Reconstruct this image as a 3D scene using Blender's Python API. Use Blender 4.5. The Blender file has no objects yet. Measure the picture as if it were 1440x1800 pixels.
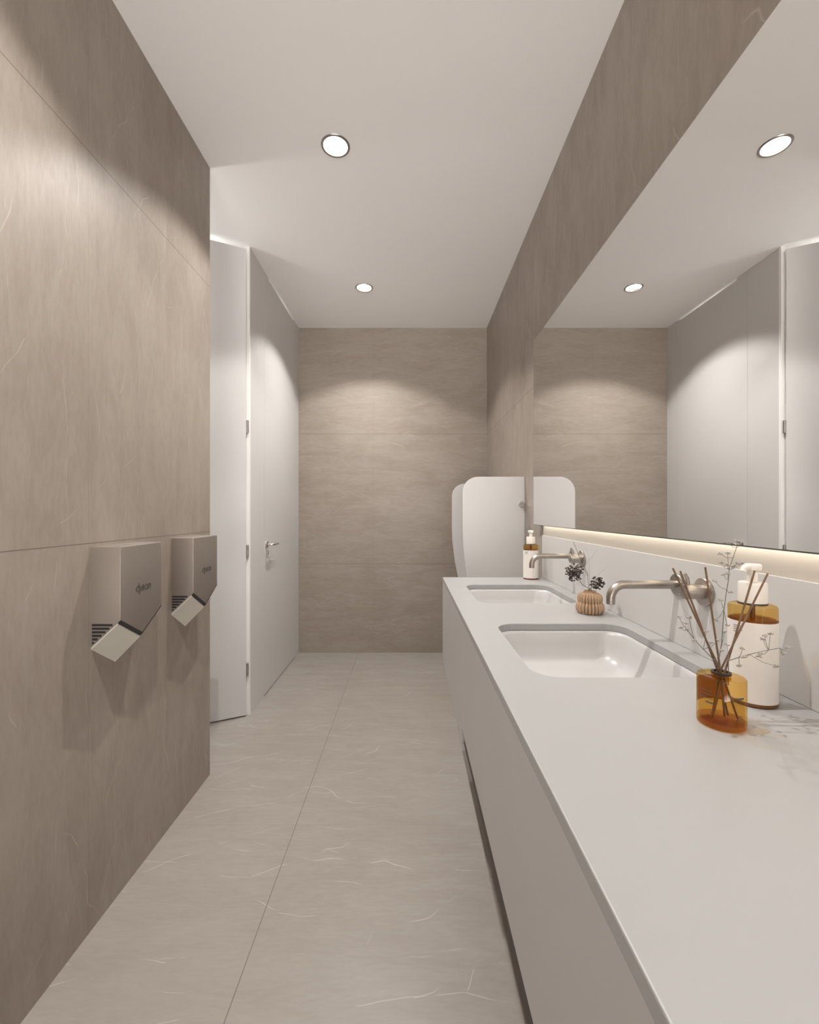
import bpy, bmesh, math, random
from mathutils import Vector, Matrix

random.seed(7)
C = bpy.context.scene.collection
SC = bpy.context.scene
PI = math.pi

# ---------------------------------------------------------------- camera
F, HC = 770.0, 1.2124            # focal length in pixels of the 1440x1800 frame, eye height in metres
cam_d = bpy.data.cameras.new('camera')
cam_d.sensor_fit = 'HORIZONTAL'
cam_d.sensor_width = 36.0
cam_d.lens = 36.0 * F / 1440.0
cam_d.clip_start = 0.02
cam = bpy.data.objects.new('camera', cam_d)
cam.location = (0, 0, HC)
cam.rotation_euler = (PI / 2, 0, 0)
C.objects.link(cam)
SC.camera = cam


def at(px, py, y):
    """World point seen at a photograph pixel, at distance y along the room."""
    return Vector(((px - 720) * y / F, y, HC - (py - 900) * y / F))


# ---------------------------------------------------------------- world, exposure, lights
SC.view_settings.view_transform = 'Standard'
SC.view_settings.look = 'None'
SC.view_settings.gamma = 1.0
SC.view_settings.use_curve_mapping = False
SC.view_settings.exposure = 0.52
SC.cycles.use_denoising = True
SC.cycles.max_bounces = 14
SC.cycles.diffuse_bounces = 8
SC.cycles.glossy_bounces = 6
SC.cycles.transparent_max_bounces = 24
SC.cycles.sample_clamp_indirect = 6.0
SC.cycles.caustics_refractive = False
w = bpy.data.worlds.new('world')
w.use_nodes = True
# added fill through the open near end, bright below to lift the ceiling
_t = w.node_tree
_tc = _t.nodes.new('ShaderNodeTexCoord')
_sp = _t.nodes.new('ShaderNodeSeparateXYZ')
_mr = _t.nodes.new('ShaderNodeMapRange')
_mr.inputs['From Min'].default_value = -0.05
_mr.inputs['From Max'].default_value = 0.05
_mr.inputs['To Min'].default_value = 9.2
_mr.inputs['To Max'].default_value = 0.12
_t.links.new(_tc.outputs['Generated'], _sp.inputs[0])
_t.links.new(_sp.outputs['Z'], _mr.inputs['Value'])
_t.nodes['Background'].inputs['Color'].default_value = (1.0, 0.945, 0.89, 1)
_t.links.new(_mr.outputs[0], _t.nodes['Background'].inputs['Strength'])
SC.world = w

H = 2.8                           # ceiling height
LX = -0.321                       # line of the downlights
LAMP_Y = (3.10, 1.90, 0.70)
LAMP_COL = (1.0, 0.965, 0.93)
# each downlight: a wide beam with a clear cut-off and a softer core that favours the floor
BEAMS = ((30.0, 117.0, 0.26), (40.0, 112.0, 1.0))
STALL_W = 3.0
LED_E = 2.6
for i, y in enumerate(LAMP_Y):
    for watts, cone, blend in BEAMS:
        ld = bpy.data.lights.new('downlight_beam', 'SPOT')
        ld.energy = watts
        ld.color = LAMP_COL
        ld.spot_size = math.radians(cone)
        ld.spot_blend = blend
        ld.shadow_soft_size = 0.014
        lo = bpy.data.objects.new('downlight_beam', ld)
        lo.location = (LX, y, H + 0.004 if i < 2 else H - 0.01)
        C.objects.link(lo)
for x, y, up in ((-1.30, 2.56, 0.4), (-1.22, 3.3, 1.0), (-1.55, 2.12, 1.8)):  # the last one is added fill to brighten the open door
    ld = bpy.data.lights.new('stall_lamp_and_fill', 'POINT')
    ld.energy = STALL_W * up
    ld.color = (1.0, 0.96, 0.92)
    ld.shadow_soft_size = 0.05
    lo = bpy.data.objects.new('stall_lamp_and_fill', ld)
    lo.location = (x, y, H - 0.16 if up < 1.5 else H - 0.5)
    C.objects.link(lo)


# ---------------------------------------------------------------- node helpers
class N:
    def __init__(self, name):
        self.m = bpy.data.materials.new(name)
        self.m.use_nodes = True
        self.t = self.m.node_tree
        self.b = self.t.nodes['Principled BSDF']
        self.out = self.t.nodes['Material Output']

    def n(self, kind, **kw):
        x = self.t.nodes.new(kind)
        for k, v in kw.items():
            setattr(x, k, v)
        return x

    def put(self, sock, v):
        if isinstance(v, bpy.types.NodeSocket):
            self.t.links.new(v, sock)
        else:
            sock.default_value = v

    def math(self, op, a, b=0.0, c=None):
        x = self.n('ShaderNodeMath', operation=op)
        self.put(x.inputs[0], a)
        self.put(x.inputs[1], b)
        if c is not None:
            self.put(x.inputs[2], c)
        return x.outputs[0]

    def ramp(self, v, a, b, lo=0.0, hi=1.0):
        x = self.n('ShaderNodeMapRange', interpolation_type='SMOOTHSTEP')
        self.put(x.inputs['Value'], v)
        x.inputs['From Min'].default_value = a
        x.inputs['From Max'].default_value = b
        x.inputs['To Min'].default_value = lo
        x.inputs['To Max'].default_value = hi
        return x.outputs['Result']

    def mix(self, f, a, b):
        x = self.n('ShaderNodeMix', data_type='RGBA')
        self.put(x.inputs['Factor'], f)
        self.put(x.inputs['A'], a)
        self.put(x.inputs['B'], b)
        return x.outputs['Result']

    def noise(self, vec, scale, detail=4.0, rough=0.55, dist=0.0):
        x = self.n('ShaderNodeTexNoise')
        if vec is not None:
            self.put(x.inputs['Vector'], vec)
        x.inputs['Scale'].default_value = scale
        x.inputs['Detail'].default_value = detail
        x.inputs['Roughness'].default_value = rough
        x.inputs['Distortion'].default_value = dist
        return x.outputs['Fac']

    def coord(self, scale=(1, 1, 1), loc=(0, 0, 0)):
        tc = self.n('ShaderNodeTexCoord')
        mp = self.n('ShaderNodeMapping')
        mp.inputs['Scale'].default_value = scale
        mp.inputs['Location'].default_value = loc
        self.t.links.new(tc.outputs['Object'], mp.inputs['Vector'])
        return mp.outputs['Vector']


def rgb(r, g, b):
    return (r, g, b, 1.0)


def plain(name, col, rough=0.5, metal=0.0, var=0.03, scale=6.0, spec=0.5, coat=0.0):
    """A solid colour with a faint procedural unevenness."""
    k = N(name)
    v = k.noise(k.coord(), scale, 3.0)
    lo = tuple(c * (1 - var) for c in col) + (1.0,)
    hi = tuple(min(1, c * (1 + var)) for c in col) + (1.0,)
    k.put(k.b.inputs['Base Color'], k.mix(v, lo, hi))
    k.put(k.b.inputs['Roughness'], k.ramp(v, 0.2, 0.8, rough * 0.93, min(1, rough * 1.07)))
    k.b.inputs['Metallic'].default_value = metal
    k.b.inputs['Specular IOR Level'].default_value = spec
    k.b.inputs['Coat Weight'].default_value = coat
    return k.m


def tile(name, grain, across, flat, dark, light, vein, joints, faint=(), rough=0.42, jdark=0.62, seed=0.0, vein_amt=0.4):
    """Large stone-look porcelain tiles: brushed grain along one axis, thin pale veins, hairline joints.
    grain/across/flat are axis indices; joints/faint are (axis, position) pairs."""
    k = N(name)

    def vec(g, a):
        s = [1.0, 1.0, 1.0]
        s[grain], s[across], s[flat] = g, a, 0.2
        return k.coord(tuple(s), (seed, seed * 1.7, seed * 0.6))
    streak = k.noise(vec(3.6, 13.0), 1.0, 7.0, 0.62, 0.7)
    fine = k.noise(vec(22.0, 100.0), 1.0, 4.0, 0.6, 0.2)
    cloud = k.noise(vec(1.3, 1.3), 1.0, 4.0, 0.55, 0.3)
    v = k.math('ADD', k.math('MULTIPLY', streak, 0.40), k.math('MULTIPLY', fine, 0.24))
    v = k.math('ADD', v, k.math('MULTIPLY', cloud, 0.36))
    col = k.mix(k.ramp(v, 0.32, 0.68), dark, light)
    # thin wandering veins, only here and there
    sep = k.n('ShaderNodeSeparateXYZ')
    k.t.links.new(k.coord(), sep.inputs[0])
    for i, (ang, freq, amp, width, gate, amt) in enumerate(((16, 4.0, 1.5, 0.0013, 0.525, 1.0), (-24, 5.5, 1.8, 0.0012, 0.54, 0.9), (5, 9.0, 1.6, 0.0011, 0.53, 0.8), (-48, 3.0, 1.2, 0.0012, 0.57, 0.9))):
        ca, sa = math.cos(math.radians(ang)) * freq, math.sin(math.radians(ang)) * freq
        tpos = k.math('ADD', k.math('MULTIPLY', sep.outputs[across], ca), k.math('MULTIPLY', sep.outputs[grain], sa))
        wob = k.noise(k.coord((1, 1, 1), (seed + i * 3.3, seed * .7, i * 5.1)), 1.9, 3.0, 0.5)
        tpos = k.math('ADD', tpos, k.math('MULTIPLY', wob, amp))
        off = k.math('ABSOLUTE', k.math('SUBTRACT', k.math('FRACT', tpos), 0.5))
        line = k.ramp(off, 0.0, width * freq * 1.6, 1.0, 0.0)
        m = k.ramp(k.noise(k.coord((1, 1, 1), (seed * 2 + i * 7.7, i * 2.9, seed)), 4.6, 3.0, 0.6), gate, gate + 0.09)
        col = k.mix(k.math('MULTIPLY', k.math('MULTIPLY', line, m), vein_amt * amt), col, vein)
    # joints
    for lst, amt in ((joints, 1.0), (faint, 0.22)):
        for ax, pos in lst:
            dd = k.math('ABSOLUTE', k.math('SUBTRACT', sep.outputs[ax], pos))
            j = k.ramp(dd, 0.0008, 0.0022, amt, 0.0)
            col = k.mix(j, col, tuple(c * jdark for c in dark[:3]) + (1.0,))
    k.put(k.b.inputs['Base Color'], col)
    k.put(k.b.inputs['Roughness'], k.ramp(v, 0.3, 0.7, rough * 1.1, rough * 0.9))
    k.b.inputs['Specular IOR Level'].default_value = 0.4
    bp = k.n('ShaderNodeBump')
    bp.inputs['Strength'].default_value = 0.06
    bp.inputs['Distance'].default_value = 0.004
    k.put(bp.inputs['Height'], v)
    k.t.links.new(bp.outputs[0], k.b.inputs['Normal'])
    return k.m


def metal(name, col, rough, grain=(1, 1, 60), metallic=1.0):
    k = N(name)
    v = k.noise(k.coord(grain), 8.0, 3.0)
    k.put(k.b.inputs['Base Color'], k.mix(v, tuple(c * 0.94 for c in col) + (1,), tuple(min(1, c * 1.05) for c in col) + (1,)))
    k.put(k.b.inputs['Roughness'], k.ramp(v, 0.3, 0.7, rough * 0.9, rough * 1.1))
    k.b.inputs['Metallic'].default_value = metallic
    return k.m


def emit(name, col, strength):
    k = N(name)
    k.b.inputs['Base Color'].default_value = rgb(*col)
    k.b.inputs['Emission Color'].default_value = rgb(*col)
    k.b.inputs['Emission Strength'].default_value = strength
    return k.m


def tinted(name, col, gloss=1.0, rough=0.03):
    """Thin coloured glass: tinted see-through plus a Fresnel reflection."""
    k = N(name)
    tr = k.n('ShaderNodeBsdfTransparent')
    v = k.noise(k.coord(), 9.0, 2.0)
    k.put(tr.inputs['Color'], k.mix(v, tuple(c * 0.96 for c in col) + (1,), col + (1,)))
    gl = k.n('ShaderNodeBsdfGlossy')
    gl.inputs['Roughness'].default_value = rough
    lw = k.n('ShaderNodeLayerWeight')
    lw.inputs['Blend'].default_value = 0.5
    mx = k.n('ShaderNodeMixShader')
    k.put(mx.inputs[0], k.math('MULTIPLY', k.math('ADD', k.math('MULTIPLY', k.math('POWER', lw.outputs['Facing'], 4.0), 0.45), 0.04), gloss))
    k.t.links.new(tr.outputs[0], mx.inputs[1])
    k.t.links.new(gl.outputs[0], mx.inputs[2])
    k.t.links.new(mx.outputs[0], k.out.inputs['Surface'])
    return k.m


# tile colours (linear)
TD, TL, TV = rgb(0.268, 0.224, 0.187), rgb(0.356, 0.310, 0.268), rgb(0.60, 0.55, 0.50)
FD, FL, FV = rgb(0.280, 0.249, 0.221), rgb(0.340, 0.310, 0.281), rgb(0.74, 0.70, 0.65)
M = {
    'left': tile('stone_tile_left_wall', 2, 1, 0, TD, TL, TV, [(2, 2.25), (2, 1.122)], [(1, 1.257), (1, 0.057)], seed=3.1),
    'right': tile('stone_tile_right_wall', 2, 1, 0, TD, TL, TV, [(2, 1.884), (2, 0.766)], [(1, 1.2)], seed=8.4),
    'back': tile('stone_tile_back_wall', 0, 2, 1, TD, TL, TV, [(2, 1.884), (2, 0.766)], [(0, -0.309), (2, 1.541)], seed=12.7),
    'floor': tile('stone_tile_floor', 0, 1, 2, FD, FL, FV, [(0, -0.44)], [(1, 1.697), (1, 2.897), (1, 0.497)], rough=0.36, seed=37.9, vein_amt=0.45),
    'ceiling': plain('ceiling_paint', (0.93, 0.925, 0.92), 0.85, var=0.01, scale=2.0, spec=0.2),
    'laminate': plain('white_laminate', (0.64, 0.633, 0.626), 0.42, var=0.01, scale=3.0),
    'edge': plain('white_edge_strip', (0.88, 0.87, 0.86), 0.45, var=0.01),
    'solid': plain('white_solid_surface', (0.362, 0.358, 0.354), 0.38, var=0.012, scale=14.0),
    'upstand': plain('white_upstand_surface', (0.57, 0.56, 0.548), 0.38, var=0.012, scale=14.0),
    'cabinet': plain('white_cabinet_lacquer', (0.48, 0.463, 0.446), 0.40, var=0.01, scale=4.0),
    'basin': plain('white_ceramic', (0.49, 0.482, 0.475), 0.30, var=0.008, scale=4.0),
    'recess': plain('shaded_recess_brown', (0.055, 0.042, 0.033), 0.6),
    'cove': plain('cream_cove_paint', (0.80, 0.765, 0.71), 0.6, var=0.01),
    'nickel': metal('brushed_nickel', (0.42, 0.38, 0.345), 0.30, (1, 1, 1)),
    'dryer': metal('brushed_dryer_steel', (0.335, 0.295, 0.262), 0.42, metallic=0.6),
    'plate': plain('pale_grey_plate', (0.66, 0.64, 0.58), 0.45),
    'black': plain('black_plastic', (0.018, 0.018, 0.02), 0.45),
    'logo': plain('dark_grey_print', (0.09, 0.078, 0.07), 0.5),
    'chrome': metal('polished_steel', (0.72, 0.70, 0.68), 0.14),
    'hinge': metal('grey_hinge_steel', (0.52, 0.50, 0.49), 0.35),
    'ring': metal('grey_trim_ring', (0.36, 0.34, 0.32), 0.35),
    'lamp': emit('lamp_face', (1.0, 0.98, 0.95), 4.0),
    'led': emit('warm_led', (1.0, 0.90, 0.76), LED_E),
    'dark_band_shade': plain('dark_band_and_bevel_shade', (0.05, 0.045, 0.04), 0.4),
    'amber': tinted('amber_glass', (0.95, 0.76, 0.40)),
    'amber_base': tinted('thick_amber_glass', (0.91, 0.73, 0.42)),
    'amber_liquid': tinted('amber_liquid', (0.97, 0.87, 0.60), 0.25),
    'label': plain('white_bottle_label', (0.78, 0.74, 0.69), 0.5, var=0.01),
    'pump': plain('cream_pump_plastic', (0.76, 0.71, 0.65), 0.35, var=0.01),
    'ink': plain('dark_print', (0.10, 0.085, 0.06), 0.6),
    'grey_ink': plain('grey_print', (0.33, 0.33, 0.28), 0.6),
    'reed': plain('brown_reed', (0.175, 0.100, 0.055), 0.7, var=0.25, scale=60.0),
    'brown': plain('dark_brown_bottle_foot', (0.17, 0.062, 0.015), 0.3),
    'stem': plain('grey_green_stem', (0.17, 0.16, 0.13), 0.7),
    'blossom': plain('dusty_grey_blossom', (0.36, 0.33, 0.29), 0.8, var=0.25, scale=80.0),
    'dry_dark': plain('dark_dried_flower', (0.055, 0.034, 0.032), 0.8, var=0.35, scale=90.0),
    'pale_twig': plain('pale_twig', (0.30, 0.28, 0.25), 0.8),
    'clay': plain('tan_pleated_ceramic', (0.46, 0.315, 0.20), 0.7, var=0.08, scale=40.0),
}


def mirror_mat():
    k = N('silver_mirror')
    v = k.noise(k.coord(), 2.0)
    k.put(k.b.inputs['Base Color'], k.mix(v, rgb(0.865, 0.86, 0.85), rgb(0.875, 0.87, 0.86)))
    k.b.inputs['Metallic'].default_value = 1.0
    k.b.inputs['Roughness'].default_value = 0.0
    return k.m


M['mirror'] = mirror_mat()


# ---------------------------------------------------------------- mesh helpers
def box(bm, x0, x1, y0, y1, z0, z1, bevel=0.0, seg=2):
    r = bmesh.ops.create_cube(bm, size=1.0)
    vs = r['verts']
    for v in vs:
        v.co = Vector((x0 + (v.co.x + .5) * (x1 - x0), y0 + (v.co.y + .5) * (y1 - y0), z0 + (v.co.z + .5) * (z1 - z0)))
    if bevel:
        es = list({e for v in vs for e in v.link_edges})
        bmesh.ops.bevel(bm, geom=es, offset=bevel, segments=seg, affect='EDGES', profile=0.5)
    return bm


def prism(bm, pts, axis, a, b, bevel=0.0):
    """Extrude a closed outline (pairs) along an axis from a to b."""
    def mk(p, t):
        return Vector((t, p[0], p[1])) if axis == 0 else Vector((p[0], t, p[1])) if axis == 1 else Vector((p[0], p[1], t))
    lo = [bm.verts.new(mk(p, a)) for p in pts]
    hi = [bm.verts.new(mk(p, b)) for p in pts]
    fs = [bm.faces.new(lo), bm.faces.new(hi)]
    n = len(pts)
    for i in range(n):
        fs.append(bm.faces.new((lo[i], lo[(i + 1) % n], hi[(i + 1) % n], hi[i])))
    bmesh.ops.recalc_face_normals(bm, faces=bm.faces)
    if bevel:
        es = [e for f in fs[:2] for e in f.edges]
        bmesh.ops.bevel(bm, geom=es, offset=bevel, segments=2, affect='EDGES', profile=0.5)
    return bm


def lathe(bm, prof, c=(0, 0, 0), n=40, axis='Z', wob=None, cap=True):
    """Turn a profile of (radius, height) about an axis through c."""
    c = Vector(c)
    rings = []
    for r, h in prof:
        ring = []
        for i in range(n):
            t = 2 * PI * i / n
            rr = r * (wob(t, h) if wob else 1.0)
            p = Vector((rr * math.cos(t), rr * math.sin(t), h))
            if axis == 'X':
                p = Vector((p.z, p.x, p.y))
            elif axis == '-X':
                p = Vector((-p.z, p.x, p.y))
            elif axis == '-Y':
                p = Vector((p.x, -p.z, p.y))
            ring.append(bm.verts.new(c + p))
        rings.append(ring)
    for a, b in zip(rings, rings[1:]):
        for i in range(n):
            bm.faces.new((a[i], a[(i + 1) % n], b[(i + 1) % n], b[i]))
    if cap:
        for ring, (r, h) in ((rings[0], prof[0]), (rings[-1], prof[-1])):
            if r > 1e-6:
                bm.faces.new(ring)
    bmesh.ops.recalc_face_normals(bm, faces=bm.faces)
    return bm


def tube(bm, pts, rad, n=8, cap=True):
    pts = [Vector(p) for p in pts]
    rs = rad if isinstance(rad, (list, tuple)) else [rad] * len(pts)
    up = Vector((0.31, 0.22, 0.92))
    rings = []
    for i, p in enumerate(pts):
        d = (pts[min(i + 1, len(pts) - 1)] - pts[max(i - 1, 0)]).normalized()
        a = d.cross(up)
        if a.length < 1e-4:
            a = d.cross(Vector((1, 0, 0)))
        a.normalize()
        b = d.cross(a)
        up = a.cross(d)
        rings.append([bm.verts.new(p + (a * math.cos(2 * PI * j / n) + b * math.sin(2 * PI * j / n)) * rs[i]) for j in range(n)])
    for r0, r1 in zip(rings, rings[1:]):
        for j in range(n):
            bm.faces.new((r0[j], r0[(j + 1) % n], r1[(j + 1) % n], r1[j]))
    if cap:
        bm.faces.new(rings[0])
        bm.faces.new(rings[-1])
    bmesh.ops.recalc_face_normals(bm, faces=bm.faces)
    return bm


def ball(bm, c, r, sub=1, squash=(1, 1, 1)):
    res = bmesh.ops.create_icosphere(bm, subdivisions=sub, radius=r)
    for v in res['verts']:
        v.co = Vector((v.co.x * squash[0], v.co.y * squash[1], v.co.z * squash[2])) + Vector(c)


def rrect(x0, x1, y0, y1, r, k=8):
    out = []
    for cx, cy, a0 in ((x1 - r, y1 - r, 0), (x0 + r, y1 - r, 90), (x0 + r, y0 + r, 180), (x1 - r, y0 + r, 270)):
        for i in range(k + 1):
            t = math.radians(a0 + 90 * i / k)
            out.append((cx + r * math.cos(t), cy + r * math.sin(t)))
    return out


def slab_with_holes(bm, outer, holes, z0, z1):
    """A slab with cut-outs, its rims closed by upright walls."""
    loops = [outer] + holes
    es = []
    tops = []
    for lp in loops:
        vs = [bm.verts.new((p[0], p[1], z1)) for p in lp]
        tops.append(vs)
        es += [bm.edges.new((vs[i], vs[(i + 1) % len(vs)])) for i in range(len(vs))]
    bmesh.ops.triangle_fill(bm, use_beauty=True, use_dissolve=False, edges=es)
    top_faces = list(bm.faces)
    bots = []
    for lp in loops:
        bots.append([bm.verts.new((p[0], p[1], z0)) for p in lp])
    mp = {}
    for t, b in zip(tops, bots):
        for a, c in zip(t, b):
            mp[a] = c
    for f in top_faces:
        bm.faces.new([mp[v] for v in reversed(f.verts)])
    for t, b in zip(tops, bots):
        n = len(t)
        for i in range(n):
            bm.faces.new((t[i], t[(i + 1) % n], b[(i + 1) % n], b[i]))
    bmesh.ops.recalc_face_normals(bm, faces=bm.faces)
    return bm


def obj(name, bm, mat, parent=None, smooth=False, angle=40):
    me = bpy.data.meshes.new(name)
    if parent is not None:
        o0 = parent
        off = Vector((0, 0, 0))
        while o0 is not None:
            off += o0.location
            o0 = o0.parent
        bmesh.ops.translate(bm, verts=bm.verts, vec=-off)
    bm.to_mesh(me)
    bm.free()
    me.materials.append(M[mat] if isinstance(mat, str) else mat)
    if smooth:
        for p in me.polygons:
            p.use_smooth = True
        try:
            me.set_sharp_from_angle(angle=math.radians(angle))
        except Exception:
            pass
    o = bpy.data.objects.new(name, me)
    C.objects.link(o)
    o.parent = parent
    return o


def struct(name, bm, mat, parent=None, smooth=False):
    o = obj(name, bm, mat, parent, smooth)
    if parent is None:
        o['kind'] = 'structure'
    return o


def tag(o, label, cat, group=None):
    o['label'] = label
    o['category'] = cat
    if group:
        o['group'] = group
    return o


def thing(name, loc, label, cat, group=None):
    o = bpy.data.objects.new(name, None)
    o.empty_display_size = 0.05
    o.location = loc
    C.objects.link(o)
    return tag(o, label, cat, group)


def copy_tree(o, parent=None):
    c = o.copy()
    C.objects.link(c)
    c.parent = parent
    for ch in list(o.children):
        copy_tree(ch, c)
    return c


B = bmesh.new

# ---------------------------------------------------------------- the room
XL, XR, YB = -0.922, 0.667, 3.776      # left tiled wall, right wall, back wall
XS = -0.956                            # face of the toilet stalls
YC = 2.023                             # far end of the left tiled wall
Y0 = -2.9                              # near end behind the viewer, left open for the added fill

struct('floor', box(B(), -2.5, XR + 0.1, Y0, YB + 0.1, -0.05, 0), 'floor')
holes = [[(LX + 0.054 * math.cos(2 * PI * i / 32), y + 0.054 * math.sin(2 * PI * i / 32)) for i in range(32)] for y in LAMP_Y[:2]]
struct('ceiling', slab_with_holes(B(), [(-2.5, Y0), (XR + 0.1, Y0), (XR + 0.1, YB + 0.1), (-2.5, YB + 0.1)], holes, H, H + 0.05), 'ceiling')
struct('wall_left', box(B(), XL - 0.12, XL, Y0, YC, 0, H), 'left')
struct('wall_right', box(B(), XR, XR + 0.1, Y0, YB, 0, H), 'right')
struct('wall_back', box(B(), -2.5, XR + 0.1, YB, YB + 0.1, 0, H), 'back')
struct('wall_outer', box(B(), -2.5, -2.4, 1.9, YB, 0, H), 'laminate')
struct('wall_near', box(B(), -2.4, XL - 0.12, 1.93, 2.0, 0, H), 'laminate')

# the white stall front, with a doorway for the closed door and the divider behind it
D0, D1 = 2.88, 3.64
bm = B()
box(bm, XS - 0.03, XS, 2.634, D0 - 0.002, 0, H)
box(bm, XS - 0.03, XS, D1 + 0.002, YB, 0, H)
struct('wall_stall', bm, 'laminate')
struct('wall_divider', box(B(), -2.4, XS - 0.03, 2.66, 2.69, 0, H), 'laminate')
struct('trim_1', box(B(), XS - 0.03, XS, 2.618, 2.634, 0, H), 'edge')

# closed door, its top a little short of the ceiling
bm = B()
prism(bm, [(D0, 0.006), (D1, 0.006), (D1, H - 0.002), (3.622, H - 0.002), (3.622, H - 0.014), (2.972, H - 0.014), (2.972, H - 0.002), (D0, H - 0.002)], 0, XS - 0.028, XS)
d2 = struct('door_2', bm, 'laminate')
hc_ = at(471, 957, F * 0.935 / 249)
hy, hz = 2.93, HC - (957 - 900) * 2.93 / F
hd = obj('door_handle', lathe(B(), [(0.0, 0.0), (0.024, 0.0), (0.024, 0.006), (0.021, 0.008), (0.0, 0.008)], (XS, hy, hz), 32, 'X'), 'chrome', d2, True)
bm = B()
tube(bm, [(XS + 0.006, hy, hz), (XS + 0.040, hy, hz), (XS + 0.046, hy + 0.004, hz), (XS + 0.048, hy + 0.012, hz), (XS + 0.048, hy + 0.092, hz)], 0.0085, 14)
obj('lever', bm, 'chrome', hd, True)
obj('lock_cylinder', lathe(B(), [(0.0, 0.0), (0.012, 0.0), (0.012, 0.010), (0.0, 0.010)], (XS, hy + 0.005, hz - 0.055), 20, 'X'), 'chrome', d2, True)

# open door of the nearer stall: hung on three hinges, swung inwards
u = Vector((-0.186, -0.095)).normalized()
nrm = Vector((u.y, -u.x)) * -1.0
p0 = Vector((-0.969, 2.597))
p1 = p0 + u * 0.56
q = nrm * 0.022
if (p0 + q).y < p0.y:
    q = -q
bm = B()
prism(bm, [(p0.x, p0.y), (p1.x, p1.y), (p1.x + q.x, p1.y + q.y), (p0.x + q.x, p0.y + q.y)], 2, 0.008, H - 0.028)
d1 = struct('door_1', bm, 'laminate')
for z in (1.719, 0.979, 0.277):
    bm = B()
    tube(bm, [(-0.9645, 2.604, z - 0.038), (-0.9645, 2.604, z + 0.038)], 0.0075, 12)
    obj('hinge', bm, 'hinge', d1, True)

# ---------------------------------------------------------------- recessed downlights
def downlight(y, label):
    t = thing('recessed_downlight', (LX, y, H), label, 'ceiling light', 'downlights along the ceiling')
    obj('trim_ring', lathe(B(), [(0.0525, 0.0), (0.0525, -0.003), (0.056, -0.0045), (0.061, -0.003), (0.0625, 0.0)], (LX, y, H), 48, cap=False), 'ring', t, True)
    obj('reflector', lathe(B(), [(0.0525, -0.001), (0.049, 0.012), (0.0485, 0.03)], (LX, y, H), 48, cap=False), 'ring', t, True)
    obj('lamp_face', lathe(B(), [(0.0, 0.0), (0.0495, 0.0), (0.0495, 0.004), (0.0, 0.004)], (LX, y, H + 0.011), 48), 'lamp', t)
    return t


downlight(LAMP_Y[1], 'larger-looking round recessed downlight, the ceiling lamp nearer the camera')
downlight(LAMP_Y[0], 'smaller-looking round recessed downlight close to the tiled back wall')

# ---------------------------------------------------------------- vanity
XF, XB = 0.164, 0.655
ZT = HC - 0.3222                       # worktop level
YV, YN = 2.165, -0.45                  # far and near end
ZB = HC - 0.7237                       # underside
BAS = [(0.855, 1.265), (1.545, 1.945)]
BX0, BX1 = 0.247, 0.606

holes = [rrect(BX0, BX1, a, b, 0.055, 10) for a, b in BAS]
bm = slab_with_holes(B(), [(XF, YN), (XB + 0.006, YN), (XB + 0.006, YV), (XF, YV)], holes, ZT - 0.019, ZT)
es = [e for e in bm.edges if all(abs(v.co.z - ZT) < 1e-5 for v in e.verts) and len(e.link_faces) == 2 and abs(e.link_faces[0].normal.z - e.link_faces[1].normal.z) > 0.5]
bmesh.ops.bevel(bm, geom=es, offset=0.002, segments=2, affect='EDGES', profile=0.5)
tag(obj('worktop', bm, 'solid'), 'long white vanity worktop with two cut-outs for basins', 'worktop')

cab = thing('vanity_cabinet', (0.4, 0.9, ZB), 'long white wall-hung vanity cabinet under the white worktop', 'cabinet')
bm = B()
# an open carcass: floor, back, two ends
box(bm, XF + 0.035, XR - 0.001, YN, YV, ZB, ZB + 0.018)
box(bm, XR - 0.02, XR - 0.001, YN, YV, ZB + 0.018, ZT - 0.02)
box(bm, XF + 0.018, XR - 0.02, YN, YN + 0.018, ZB + 0.018, ZT - 0.02)
box(bm, XF + 0.018, XR - 0.02, YV - 0.018, YV, ZB + 0.018, ZT - 0.02)
obj('carcass', bm, 'cabinet', cab)
bm = B()
prism(bm, [(YN, ZB + 0.046), (1.365, ZB + 0.046), (1.365, ZB), (YV, ZB), (YV, ZT - 0.0195), (YN, ZT - 0.0195)], 0, XF, XF + 0.018)
obj('front_panel', bm, 'cabinet', cab)
f = obj('finger_recess', box(B(), XF + 0.006, XF + 0.034, YN, 1.364, ZB, ZB + 0.046), 'recess', cab)  # the shade inside the recess is put into its dark colour
f['label'] = 'recessed strip along the bottom edge, its shade painted dark brown'


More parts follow.
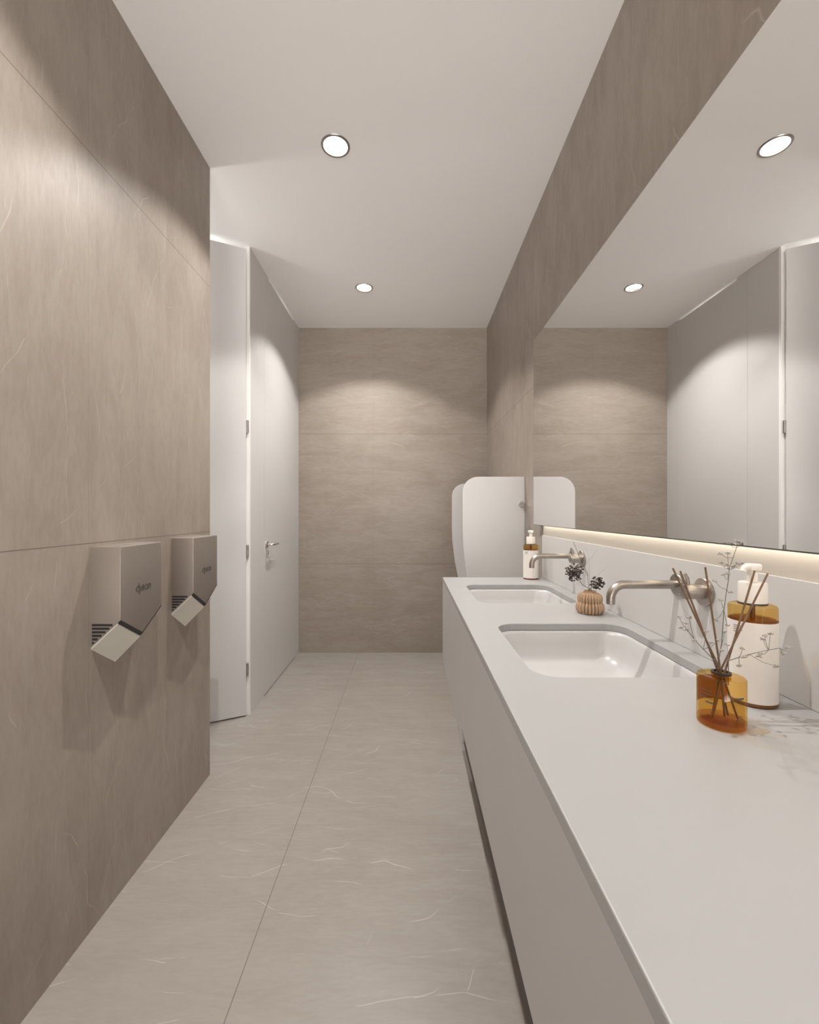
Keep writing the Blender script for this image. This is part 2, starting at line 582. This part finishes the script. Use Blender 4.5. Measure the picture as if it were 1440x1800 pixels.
def basin(a, b, label):
    t = thing('wash_basin', ((BX0 + BX1) / 2, (a + b) / 2, ZT - 0.14), label, 'basin', 'basins set in the worktop')
    z1 = ZT - 0.0195
    bm = B()
    rings = []
    prof = [(-0.028, -0.002), (-0.004, 0.0), (0.001, -0.002), (0.006, -0.010), (0.013, -0.035), (0.022, -0.062), (0.032, -0.077), (0.048, -0.086), (0.080, -0.090), (0.125, -0.092), (0.17, -0.093)]
    for ins, dz in prof:
        r = max(0.006, 0.055 + (0.006 if ins < 0.05 else 0) - ins * 0.25)
        pts = rrect(BX0 + ins, BX1 - ins, a + ins, b - ins, min(r, (BX1 - BX0) / 2 - ins - 0.001), 10)
        rings.append([bm.verts.new((p[0], p[1], z1 + dz)) for p in pts])
    n = len(rings[0])
    for r0, r1 in zip(rings, rings[1:]):
        for i in range(n):
            bm.faces.new((r0[i], r0[(i + 1) % n], r1[(i + 1) % n], r1[i]))
    bm.faces.new(rings[-1])
    bmesh.ops.recalc_face_normals(bm, faces=bm.faces)
    o = obj('bowl', bm, 'basin', t, True, 60)
    sm = o.modifiers.new('thick', 'SOLIDIFY')
    sm.thickness = 0.008
    sm.offset = -1
    cx, cy = (BX0 + BX1) / 2, (a + b) / 2
    obj('drain', lathe(B(), [(0.0, 0.0035), (0.018, 0.0035), (0.021, 0.002), (0.021, 0.0)], (cx, cy, z1 - 0.093), 32), 'nickel', t, True)
    return t


basin(*BAS[0], 'white rounded rectangular basin in the worktop, nearer the amber reed diffuser')
basin(*BAS[1], 'white rounded rectangular basin at the far end of the worktop by the urinal screens')

# upstand, lit cove strip and mirror
ZBS = HC - 0.1146
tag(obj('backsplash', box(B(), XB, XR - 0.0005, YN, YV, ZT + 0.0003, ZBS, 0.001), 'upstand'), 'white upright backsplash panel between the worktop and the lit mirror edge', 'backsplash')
ZM0, ZM1, XM, YM = HC - 0.0633, HC + 0.871, 0.6327, 2.235
struct('trim_2', box(B(), XR - 0.006, XR - 0.0005, YN, YV, ZBS, ZM0 + 0.02), 'cove')
mi = thing('mirror', (XM, 0.9, ZM0), 'large frameless wall mirror above the basins with a glowing lower edge', 'mirror')
obj('mirror_glass', box(B(), XM, XM + 0.005, YN, YM, ZM0, ZM1), 'mirror', mi)
obj('backing', box(B(), XM + 0.005, XM + 0.026, YN + 0.01, YM - 0.004, ZM0 + 0.004, ZM1 - 0.01), 'cove', mi)
e_ = obj('bevel_shadow', box(B(), XM - 0.0012, XM + 0.005, YN, YM, ZM0 - 0.0025, ZM0), 'dark_band_shade', mi)  # dark strip added to paint the bevel's shadow below the glass
e_['label'] = 'thin dark strip painting the bevel shadow along the lower edge'
l_ = obj('led_strip', box(B(), XM + 0.010, XM + 0.022, YN + 0.02, YV - 0.01, ZM0 + 0.0005, ZM0 + 0.004), 'led', mi)
l_['label'] = 'warm glowing strip under the mirror'

# ---------------------------------------------------------------- wall taps
def tap(yc, label):
    z = HC - 0.1765
    ys, yh = yc + 0.048, yc - 0.048
    t = thing('wall_tap', (XB, yc, z), label, 'tap', 'wall-mounted taps')
    obj('spout_plate', lathe(B(), [(0.0, 0.0), (0.0265, 0.0), (0.0265, 0.006), (0.025, 0.0075), (0.0, 0.0075)], (XB, ys, z), 40, '-X'), 'nickel', t, True)
    bm = B()
    R = 0.034
    xt = 0.4895
    pts = [(XB - 0.006, ys, z), (0.6, ys, z), (xt + R, ys, z)]
    for i in range(1, 10):
        a = math.radians(90 + i * 10)
        pts.append((xt + R + R * math.cos(a), ys, z - R + R * math.sin(a)))
    pts += [(xt, ys, z - R - 0.004), (xt, ys, z - 0.047)]
    tube(bm, pts, 0.0105, 20)
    obj('spout', bm, 'nickel', t, True)
    obj('handle_plate', lathe(B(), [(0.0, 0.0), (0.031, 0.0), (0.031, 0.006), (0.0295, 0.0075), (0.0, 0.0075)], (XB, yh, z), 40, '-X'), 'nickel', t, True)
    h = obj('handle', lathe(B(), [(0.0, 0.006), (0.0165, 0.006), (0.0165, 0.046), (0.0155, 0.048), (0.0, 0.048)], (XB, yh, z), 32, '-X'), 'nickel', t, True)
    bm = B()
    tube(bm, [(XB - 0.038, yh, z + 0.012), (XB - 0.040, yh, z + 0.03), (XB - 0.046, yh, z + 0.040)], [0.0042, 0.0042, 0.0038], 12)
    obj('lever', bm, 'nickel', h, True)
    return t


tap(1.018, 'brushed metal wall tap behind the reeds, over the nearer basin')
tap(1.705, 'brushed metal wall tap at the far basin, behind the dried flowers')

# ---------------------------------------------------------------- hand dryers
def dryer(yn, label):
    w_, d_ = 0.208, 0.086
    zt, zs_w, zs_f, zv_w, zv_f = 1.112, 0.814, 0.894, 0.743, 0.831
    X0, X1 = XL, XL + d_
    ya, yb, ym = yn, yn + w_, yn + w_ / 2
    t = thing('hand_dryer', (XL, ym, zv_w), label, 'hand dryer', 'hand dryers on the left wall')
    g = 0.006                                # the underside plates sit proud of the shell by this much
    bm = B()
    wl = [(ya, zt), (yb, zt), (yb, zs_w + g), (ym, zv_w + g), (ya, zs_w + g)]
    fr = [(ya, zt), (yb, zt), (yb, zs_f + 0.0055), (ym, zv_f + 0.0055), (ya, zs_f + 0.0055)]
    a = [bm.verts.new((X0, p[0], p[1])) for p in wl]
    b = [bm.verts.new((X1, p[0], p[1])) for p in fr]
    bm.faces.new(a)
    bm.faces.new(b)
    for i in range(5):
        bm.faces.new((a[i], a[(i + 1) % 5], b[(i + 1) % 5], b[i]))
    bmesh.ops.recalc_face_normals(bm, faces=bm.faces)
    es = [e for e in bm.edges if all(v.co.z > zs_w + 0.02 for v in e.verts) and any(v.co.x > X0 + 0.01 for v in e.verts)]
    bmesh.ops.bevel(bm, geom=es, offset=0.0025, segments=3, affect='EDGES', profile=0.5)
    obj('casing', bm, 'dryer', t, True, 30)
    # underside plates and the air slots in front of them
    for s in (-1, 1):
        def pt(k, m):                        # k: 0 at the wall .. 1 at the front; m: 0 outer side .. 1 centre line
            yy = (ya if s < 0 else yb) + (ym - (ya if s < 0 else yb)) * m
            zz = (zs_w + (zs_f - zs_w) * k) * (1 - m) + (zv_w + (zv_f - zv_w) * k) * m
            return Vector((X0 + d_ * k, yy, zz))
        for nm, k0, k1, mt, up in (('underside_plate', 0.0, 0.90, 'plate', 0.005), ('air_slot', 0.91, 0.995, 'black', 0.0040)):
            bm = B()
            m0, m1 = 0.0, 1.0
            c4 = [pt(k0, m0), pt(k1, m0), pt(k1, m1), pt(k0, m1)]
            if nm == 'air_slot':
                c4 = [c + Vector((0, 0, 0.002)) for c in c4]
            lo = [bm.verts.new(c) for c in c4]
            hi = [bm.verts.new(c + Vector((0, 0, up))) for c in c4]
            bm.faces.new(lo)
            bm.faces.new(hi)
            for i in range(4):
                bm.faces.new((lo[i], lo[(i + 1) % 4], hi[(i + 1) % 4], hi[i]))
            bmesh.ops.recalc_face_normals(bm, faces=bm.faces)
            o = obj(nm, bm, mt, t)
            o['label'] = 'pale grey slanted underside plate' if nm == 'underside_plate' else 'black ribbed air slot'
        # intake bars on the side, shortening along the slanted edge
        bm = B()
        yy = ya if s < 0 else yb
        for i in range(7):
            z = 0.888 - i * 0.0103
            xe = X0 + d_ * max(0.0, (z - 0.005 - zs_w - 0.004) / (zs_f - zs_w)) - 0.006
            if xe > X0 + 0.008:
                box(bm, X0 + 0.003, min(xe, X0 + 0.062), yy - 0.0012, yy + 0.0012, z - 0.0062, z, 0.0003, 1)
        o = obj('intake_grille', bm, 'black', t)
        o['label'] = 'black horizontal intake bars'
    # maker's lettering
    cu = bpy.data.curves.new('logo', 'FONT')
    cu.body = 'dyson'
    cu.size = 0.036
    cu.align_x = 'CENTER'
    cu.extrude = 0.0004
    cu.offset = 0.0007
    cu.shear = 0.12
    cu.space_character = 0.92
    to = bpy.data.objects.new('logo', cu)
    C.objects.link(to)
    bpy.context.view_layer.update()
    me = bpy.data.meshes.new_from_object(to.evaluated_get(bpy.context.evaluated_depsgraph_get()))
    bpy.data.objects.remove(to)
    me.transform(Matrix(((0, 0, 1, 0), (1, 0, 0, 0), (0, 1, 0, 0), (0, 0, 0, 1))))
    me.transform(Matrix.Translation(Vector((X1 + 0.0004, ym + 0.004, 0.968)) - t.location))
    me.materials.clear()
    me.materials.append(M['logo'])
    lo = bpy.data.objects.new('logo', me)
    C.objects.link(lo)
    lo.parent = t
    lo['label'] = 'dark grey maker lettering on the front'
    return t


dr = dryer(1.268, 'brushed steel wall hand dryer nearer the camera, its side facing the camera')
d_b = copy_tree(dr)
d_b.location.y += 1.696 - 1.268
tag(d_b, 'brushed steel wall hand dryer at the far tiled corner, by the white door', 'hand dryer', 'hand dryers on the left wall')

# ---------------------------------------------------------------- urinal screens
def screen(y, label):
    x0, x1, zt, zb = 0.308, XR - 0.001, 1.416, 0.56
    t = thing('urinal_screen', (XR, y, zb), label, 'urinal screen', 'white screens between the urinals')
    R = 0.088
    pts = [(x1, zb), (x1, zt)]
    for i in range(13):
        a = math.radians(90 + i * 7.5)
        pts.append((x0 + R + R * math.cos(a), zt - R + R * math.sin(a)))
    pts += [(x0, 1.10), (x0 + 0.004, 1.0), (x0 + 0.02, 0.86), (x0 + 0.055, 0.68)]
    for i in range(1, 9):
        a = math.radians(190 + i * 10)
        pts.append((x0 + 0.115 + 0.06 * math.cos(a), zb + 0.06 + 0.06 * math.sin(a)))
    bm = prism(B(), pts, 1, y, y + 0.013, 0.0015)
    obj('panel', bm, 'laminate', t)
    for z in (1.258, 0.72):
        k = obj('clamp', lathe(B(), [(0.0, 0.0), (0.017, 0.0), (0.017, 0.010), (0.015, 0.012), (0.0, 0.012)], (XR - 0.022, y, z), 28, '-Y'), 'chrome', t, True)
        obj('screw', lathe(B(), [(0.0, 0.012), (0.006, 0.012), (0.0055, 0.0145), (0.0, 0.0145)], (XR - 0.022, y, z), 16, '-Y'), 'ring', k, True)
    return t


screen(2.53, 'white rounded urinal screen right behind the far end of the vanity')
screen(3.17, 'white rounded urinal screen standing partly hidden behind the nearer screen')

# ---------------------------------------------------------------- soap dispensers
def arc_bars(bm, c, r, rows):
    """Little printed dashes wrapped on a cylinder: rows of (angle from, angle to, z from, z to) in degrees / metres."""
    for a0, a1, z0, z1 in rows:
        n = 4
        vs = []
        for i in range(n + 1):
            a = math.radians(a0 + (a1 - a0) * i / n)
            x, y = c[0] + r * math.cos(a), c[1] + r * math.sin(a)
            vs.append((bm.verts.new((x, y, c[2] + z0)), bm.verts.new((x, y, c[2] + z1))))
        for p, q_ in zip(vs, vs[1:]):
            bm.faces.new((p[0], q_[0], q_[1], p[1]))


def soap(x, y, r, label, turn):
    c = (x, y, ZT)
    t = thing('soap_dispenser', c, label, 'soap dispenser', 'amber pump soap dispensers')
    g = obj('bottle', lathe(B(), [(0.0, 0.0065), (r, 0.0065), (r, 0.161), (r - 0.0015, 0.1645), (r - 0.005, 0.166), (0.0185, 0.167)], c, 48, cap=False), 'amber', t, True)
    g['label'] = 'amber glass shoulder and foot'
    obj('foot', lathe(B(), [(0.0, 0.0004), (r - 0.002, 0.0004), (r, 0.002), (r, 0.0065), (0.0, 0.0065)], c, 48), 'brown', t, True)['label'] = 'dark amber glass foot'
    obj('wrap_label', lathe(B(), [(r + 0.0004, 0.007), (r + 0.0004, 0.1395)], c, 48, cap=False), 'label', t, True)['label'] = 'plain white wrap-around label'
    obj('liquid', lathe(B(), [(0.0, 0.1355), (r - 0.003, 0.1355), (r - 0.003, 0.1425), (0.0, 0.1425)], c, 48), 'amber_base', t, True)
    obj('dip_tube', lathe(B(), [(0.004, 0.143), (0.004, 0.168)], c, 12, cap=False), 'brown', t, True)
    cl = obj('collar', lathe(B(), [(0.0, 0.168), (0.0205, 0.168), (0.0205, 0.2005), (0.0195, 0.2025), (0.0, 0.2025)], c, 40), 'pump', t, True)
    obj('collar_band', lathe(B(), [(0.0, 0.166), (0.0212, 0.166), (0.0212, 0.169), (0.0, 0.169)], c, 40), 'dark_band_shade', cl, True)
    p = obj('pump_head', lathe(B(), [(0.0, 0.202), (0.0075, 0.202), (0.0075, 0.2215), (0.0125, 0.224), (0.0135, 0.230), (0.012, 0.2335), (0.0, 0.2345)], c, 32), 'pump', t, True)
    bm = B()
    dx, dy = math.cos(turn), math.sin(turn)
    tube(bm, [(x + dx * 0.006, y + dy * 0.006, ZT + 0.2285), (x + dx * 0.020, y + dy * 0.020, ZT + 0.229), (x + dx * 0.027, y + dy * 0.027, ZT + 0.227), (x + dx * 0.029, y + dy * 0.029, ZT + 0.2225)], [0.0055, 0.005, 0.0045, 0.0042], 12)
    obj('nozzle', bm, 'pump', p, True)
    bm = B()
    fa = math.degrees(math.atan2(-y, -x)) - 34
    arc_bars(bm, c, r + 0.0007, [(fa - 12, fa + 14, 0.131, 0.1325), (fa - 12, fa + 9, 0.1275, 0.129), (fa - 12, fa + 12, 0.124, 0.1255), (fa - 12, fa + 2, 0.1205, 0.122)])
    obj('printed_text', bm, 'grey_ink', t)
    return t


soap(0.585, 0.747, 0.0345, 'large-looking amber soap dispenser with white label right behind the reed diffuser', math.radians(205))
soap(0.585, 2.112, 0.0355, 'amber soap dispenser at the far end of the worktop, by the urinal screen', math.radians(265))

# ---------------------------------------------------------------- reed diffuser
DX, DY, DR, DH = 0.4747, 0.667, 0.0318, 0.0735
c = (DX, DY, ZT)
t = thing('reed_diffuser_bottle', c, 'squat amber glass diffuser bottle holding the brown reeds', 'diffuser')
obj('glass', lathe(B(), [(0.0, 0.0085), (DR - 0.001, 0.0085), (DR, 0.0085), (DR, 0.071), (DR - 0.001, 0.0728), (DR - 0.003, DH), (0.012, DH)], c, 56, cap=False), 'amber', t, True)
obj('glass_foot', lathe(B(), [(0.0, 0.0004), (DR - 0.002, 0.0004), (DR, 0.0025), (DR, 0.0085), (0.0, 0.0085)], c, 56), 'amber_base', t, True)
obj('fragrance_oil', lathe(B(), [(0.0, 0.0095), (DR - 0.003, 0.0095), (DR - 0.003, 0.030), (0.0, 0.030)], c, 48), 'amber_liquid', t, True)
nk = obj('neck', lathe(B(), [(0.0105, 0.068), (0.0125, 0.068), (0.0125, 0.0765), (0.0120, 0.0785), (0.0100, 0.0785), (0.0095, 0.076), (0.0095, 0.069)], c, 36, cap=False), 'amber_base', t, True)
obj('neck_ring', lathe(B(), [(0.0098, 0.0762), (0.0132, 0.0762), (0.0132, 0.0792), (0.0098, 0.0792), (0.0098, 0.0762)], c, 36, cap=False), 'black', nk, True)
bm = B()                               # the brown paper panel on the back of the bottle, seen through the glass
fa = math.degrees(math.atan2(-DY, -DX))
arc_bars(bm, c, DR - 0.0006, [(a, a + 9, 0.026, 0.064) for a in [fa + 166 + 9 * i for i in range(11)]])
obj('paper_panel', bm, plain('brown_paper_panel', (0.40, 0.19, 0.06), 0.7), t)['label'] = 'brown paper panel on the back of the bottle'
for rows in ([(fa - 52, fa - 24, 0.0555, 0.0568), (fa - 50, fa - 20, 0.0495, 0.0508), (fa - 52, fa - 16, 0.0440, 0.0453), (fa - 36, fa - 18, 0.0375, 0.0400)],
             [(fa + 30, fa + 56, 0.0490, 0.0520)],
             [(fa + 34, fa + 50, 0.0240, 0.0250), (fa + 34, fa + 52, 0.0200, 0.0210)]):
    bm = B()
    arc_bars(bm, c, DR + 0.0004, rows)
    obj('printed_text', bm, 'ink', t)

reeds = [
    ((1183, 999), -0.0040, 1291, -0.0072, 'leftmost brown diffuser reed, its tip by the spout plate of the near tap'),
    ((1196, 1004), -0.0025, 1283, 0.0036, 'brown diffuser reed leaning left, just right of the leftmost one'),
    ((1240, 997), -0.0010, 1274, 0.0000, 'brown diffuser reed nearly upright in front of the tap handle plate'),
    ((1327, 1003), 0.0025, 1249, -0.0036, 'brown diffuser reed leaning right, across the left side of the pump collar'),
    ((1350, 1008), 0.0040, 1258, 0.0072, 'rightmost brown diffuser reed, across the right side of the soap label'),
]
for tip, nx, low_px, dy, lab in reeds:          # each reed leans within its own upright plane through the neck
    top = at(tip[0], tip[1], DY + dy)
    mid = Vector((DX + nx, DY + dy, ZT + 0.0785))
    low = Vector((max(DX - 0.021, min(DX + 0.021, (low_px - 720) * DY / F)), DY + dy, ZT + 0.0108))
    o = obj('diffuser_reed', tube(B(), [top, (top + mid) * .5, mid, mid * 0.985 + low * 0.015, low], 0.0014, 10), 'reed', None, True)
    tag(o, lab, 'reed', 'reeds in the amber diffuser')

# ---------------------------------------------------------------- baby's breath in the diffuser
def z2(x, y):
    return 1150 + x / 4.966, 940 + y / 4.966


def blossom(parent, p):
    bm = B()
    for i in range(5):
        a = 2 * PI * i / 5 + random.random()
        d = Vector((math.cos(a), math.sin(a) * 0.8, random.uniform(-0.5, 0.7))) * 0.0024
        ball(bm, p + d, random.uniform(0.0013, 0.0021), 1, (1, 1, 0.75))
    ball(bm, p, 0.0016, 1)
    obj('blossom', bm, 'blossom', parent, True)


def sprig(label, main, branches, depth, spread, off):
    """main: stem pixels from the neck up; branches: (index along the stem, blossom pixel)."""
    pts = [at(px, py, depth + spread * i) for i, (px, py) in enumerate(main)]
    pts[0] = Vector((DX + off[0], DY + off[1], ZT + 0.062))
    pts.insert(1, Vector((DX + off[0], DY + off[1], ZT + 0.081)))
    t = thing('flower_sprig', pts[0], label, 'flower sprig', "sprigs of tiny flowers in the diffuser")
    n = len(pts)
    obj('stem', tube(B(), pts, [0.0008 - 0.0004 * i / n for i in range(n)], 7), 'stem', t, True)
    bm = B()
    ends = []
    for k, (px, py) in branches:
        e = at(px, py, depth + spread * (k - 1) + random.uniform(-0.018, 0.018))
        s = pts[k]
        m = (s + e) * .5 + Vector((0, 0, -0.003))
        tube(bm, [s, m, e], [0.00042, 0.00036, 0.0003], 5)
        ends.append(e)
    obj('twigs', bm, 'stem', t, True)
    for e in ends:
        blossom(t, e)
    return t


Z = lambda *l: [z2(a, b_) for a, b_ in l]
sprig('upright sprig of tiny grey flowers rising from the amber diffuser past the mirror edge',
      [(1268, 1172)] + Z((590, 950), (610, 650), (635, 480), (650, 390), (655, 300), (690, 200), (720, 110)),
      [(7, z2(575, 165)), (6, z2(640, 160)), (6, z2(585, 245)), (6, z2(635, 265)), (6, z2(690, 275)), (6, z2(730, 250)), (6, z2(765, 250)), (5, z2(605, 345)),
       (5, z2(645, 340)), (8, z2(655, 70)), (8, z2(725, 55)), (8, z2(755, 70)), (4, z2(530, 405)), (4, z2(670, 500)), (3, z2(585, 570)), (3, z2(540, 740)), (3, z2(640, 790)), (2, z2(615, 850))], DY + .0090, .001, (0.0, 0.0090))
sprig('sprig of tiny grey flowers leaning left over the edge of the near basin',
      [(1268, 1172)] + Z((520, 1090), (430, 1000), (350, 910), (290, 830)),
      [(5, z2(220, 720)), (5, z2(270, 765)), (5, z2(235, 810)), (5, z2(290, 825)), (4, z2(350, 920)), (3, z2(455, 840)), (3, z2(500, 940)), (4, z2(305, 720)), (3, z2(565, 920)), (2, z2(590, 1010))], DY - .0092, -.003, (-0.0005, -0.0091))
sprig('sprig of tiny grey flowers leaning right in front of the soap dispenser label',
      [(1268, 1172)] + Z((650, 1100), (740, 1070), (830, 1045), (1000, 1005), (1100, 990)),
      [(6, z2(1165, 985)), (6, z2(1130, 1040)), (5, z2(950, 910)), (5, z2(965, 880)), (5, z2(1015, 865)), (4, z2(915, 1060)), (3, z2(775, 990)), (4, z2(780, 1070)), (4, (1365, 1171)), (3, (1300, 1170)), (2, z2(640, 960)), (5, (1337, 1150))], DY - .0110, -.004, (0.0045, -0.0085))

# ---------------------------------------------------------------- pleated vase with dried flowers
VX, VY = 0.576, 1.398
c = (VX, VY, ZT)
prof = [(0.0, 0.0004), (0.034, 0.0004), (0.039, 0.003), (0.0425, 0.010), (0.0435, 0.018), (0.0425, 0.027), (0.039, 0.033), (0.0365, 0.0355),
        (0.0375, 0.0385), (0.0385, 0.044), (0.0375, 0.053), (0.033, 0.060), (0.026, 0.064), (0.0185, 0.066), (0.0175, 0.0695), (0.0195, 0.0715),
        (0.0165, 0.0715), (0.0145, 0.066), (0.0145, 0.045), (0.0, 0.045)]


def pleat(tt, h):
    if h < 0.0004 or h > 0.0655:
        return 1.0
    return 1.0 - 0.24 * (1 - abs(math.sin(12 * tt))) ** 1.6 * min(1.0, h / 0.003) * min(1.0, (0.0665 - h) / 0.006)


v = tag(obj('pleated_vase', lathe(B(), prof, c, 208, 'Z', pleat, cap=False), 'clay', None, True, 20), 'small tan pleated vase in two bulges between the two basins', 'vase')

neck = Vector((VX, VY, ZT + 0.0715))


def dried(label, pts, head, hr, n):
    P = [at(*p) for p in pts]
    P = [Vector((VX + random.uniform(-.003, .003), VY + random.uniform(-.003, .003), ZT + 0.047)), neck + Vector((random.uniform(-.008, .008), random.uniform(-.006, .006), 0.001))] + P
    t = thing('dried_flower', P[0], label, 'dried flower', 'dried flowers in the tan vase')
    obj('stem', tube(B(), P, 0.0009, 7), 'dry_dark', t, True)
    bm = B()
    hc = at(*head)
    for i in range(n):
        d = Vector((random.gauss(0, 1), random.gauss(0, 1), random.gauss(0, 1))).normalized()
        rr = hr * random.uniform(0.45, 1.0) ** 0.7
        p = hc + d * rr
        tube(bm, [hc, hc + d * rr * 0.6, p], 0.00035, 4)
        for j in range(3):
            o_ = Vector((random.uniform(-1, 1), random.uniform(-1, 1), random.uniform(-1, 1))) * 0.0018
            ball(bm, p + o_, random.uniform(0.0018, 0.0033), 1, (1, 1, 0.7))
    obj('flower_head', bm, 'dry_dark', t, True)
    return t


dried('dried flower with the larger dark brown round head, leaning left from the tan vase', [(1024, 1028, 1.40), (1014, 1012, 1.40)], (1010, 1006, 1.40), 0.029, 95)
dried('dried flower with the smaller dark brown head, leaning right from the tan vase', [(1036, 1036, 1.395), (1044, 1030, 1.39)], (1050, 1026, 1.39), 0.023, 62)


def twig(label, lines, mat='pale_twig', r=0.0007):
    t0 = Vector((VX + random.uniform(-.004, .004), VY + random.uniform(-.004, .004), ZT + 0.047))
    bm = B()
    first = [t0, neck + (t0 - Vector((VX, VY, ZT + .047))) * 1.5] + [at(*p) for p in lines[0]]
    tube(bm, first, [r * (1 - 0.5 * i / len(first)) for i in range(len(first))], 6)
    for ln in lines[1:]:
        tube(bm, [at(*p) for p in ln], [r * 0.6, r * 0.5, r * 0.35][:len(ln)], 5)
    return tag(obj('dry_twig', bm, mat, None, True), label, 'twig', 'thin twigs in the tan vase')


twig('thin pale forked twig standing upright in the tan vase, reaching towards the mirror edge', [[(1036, 1010, 1.40), (1036, 985, 1.40), (1050, 965, 1.40)], [(1036, 985, 1.40), (1034, 975, 1.40), (1031, 962, 1.40)]])
twig('thin pale twig slanting right over the smaller dried flower head', [[(1042, 1022, 1.385), (1054, 1008, 1.38), (1067, 997, 1.375)]])
twig('thin dark twig slanting left in front of the far tap handle', [[(1033, 1008, 1.41), (1020, 982, 1.41), (1008, 952, 1.41)], [(1033, 1012, 1.41), (1028, 1002, 1.41), (1025, 1000, 1.41)]], 'dry_dark', 0.0008)
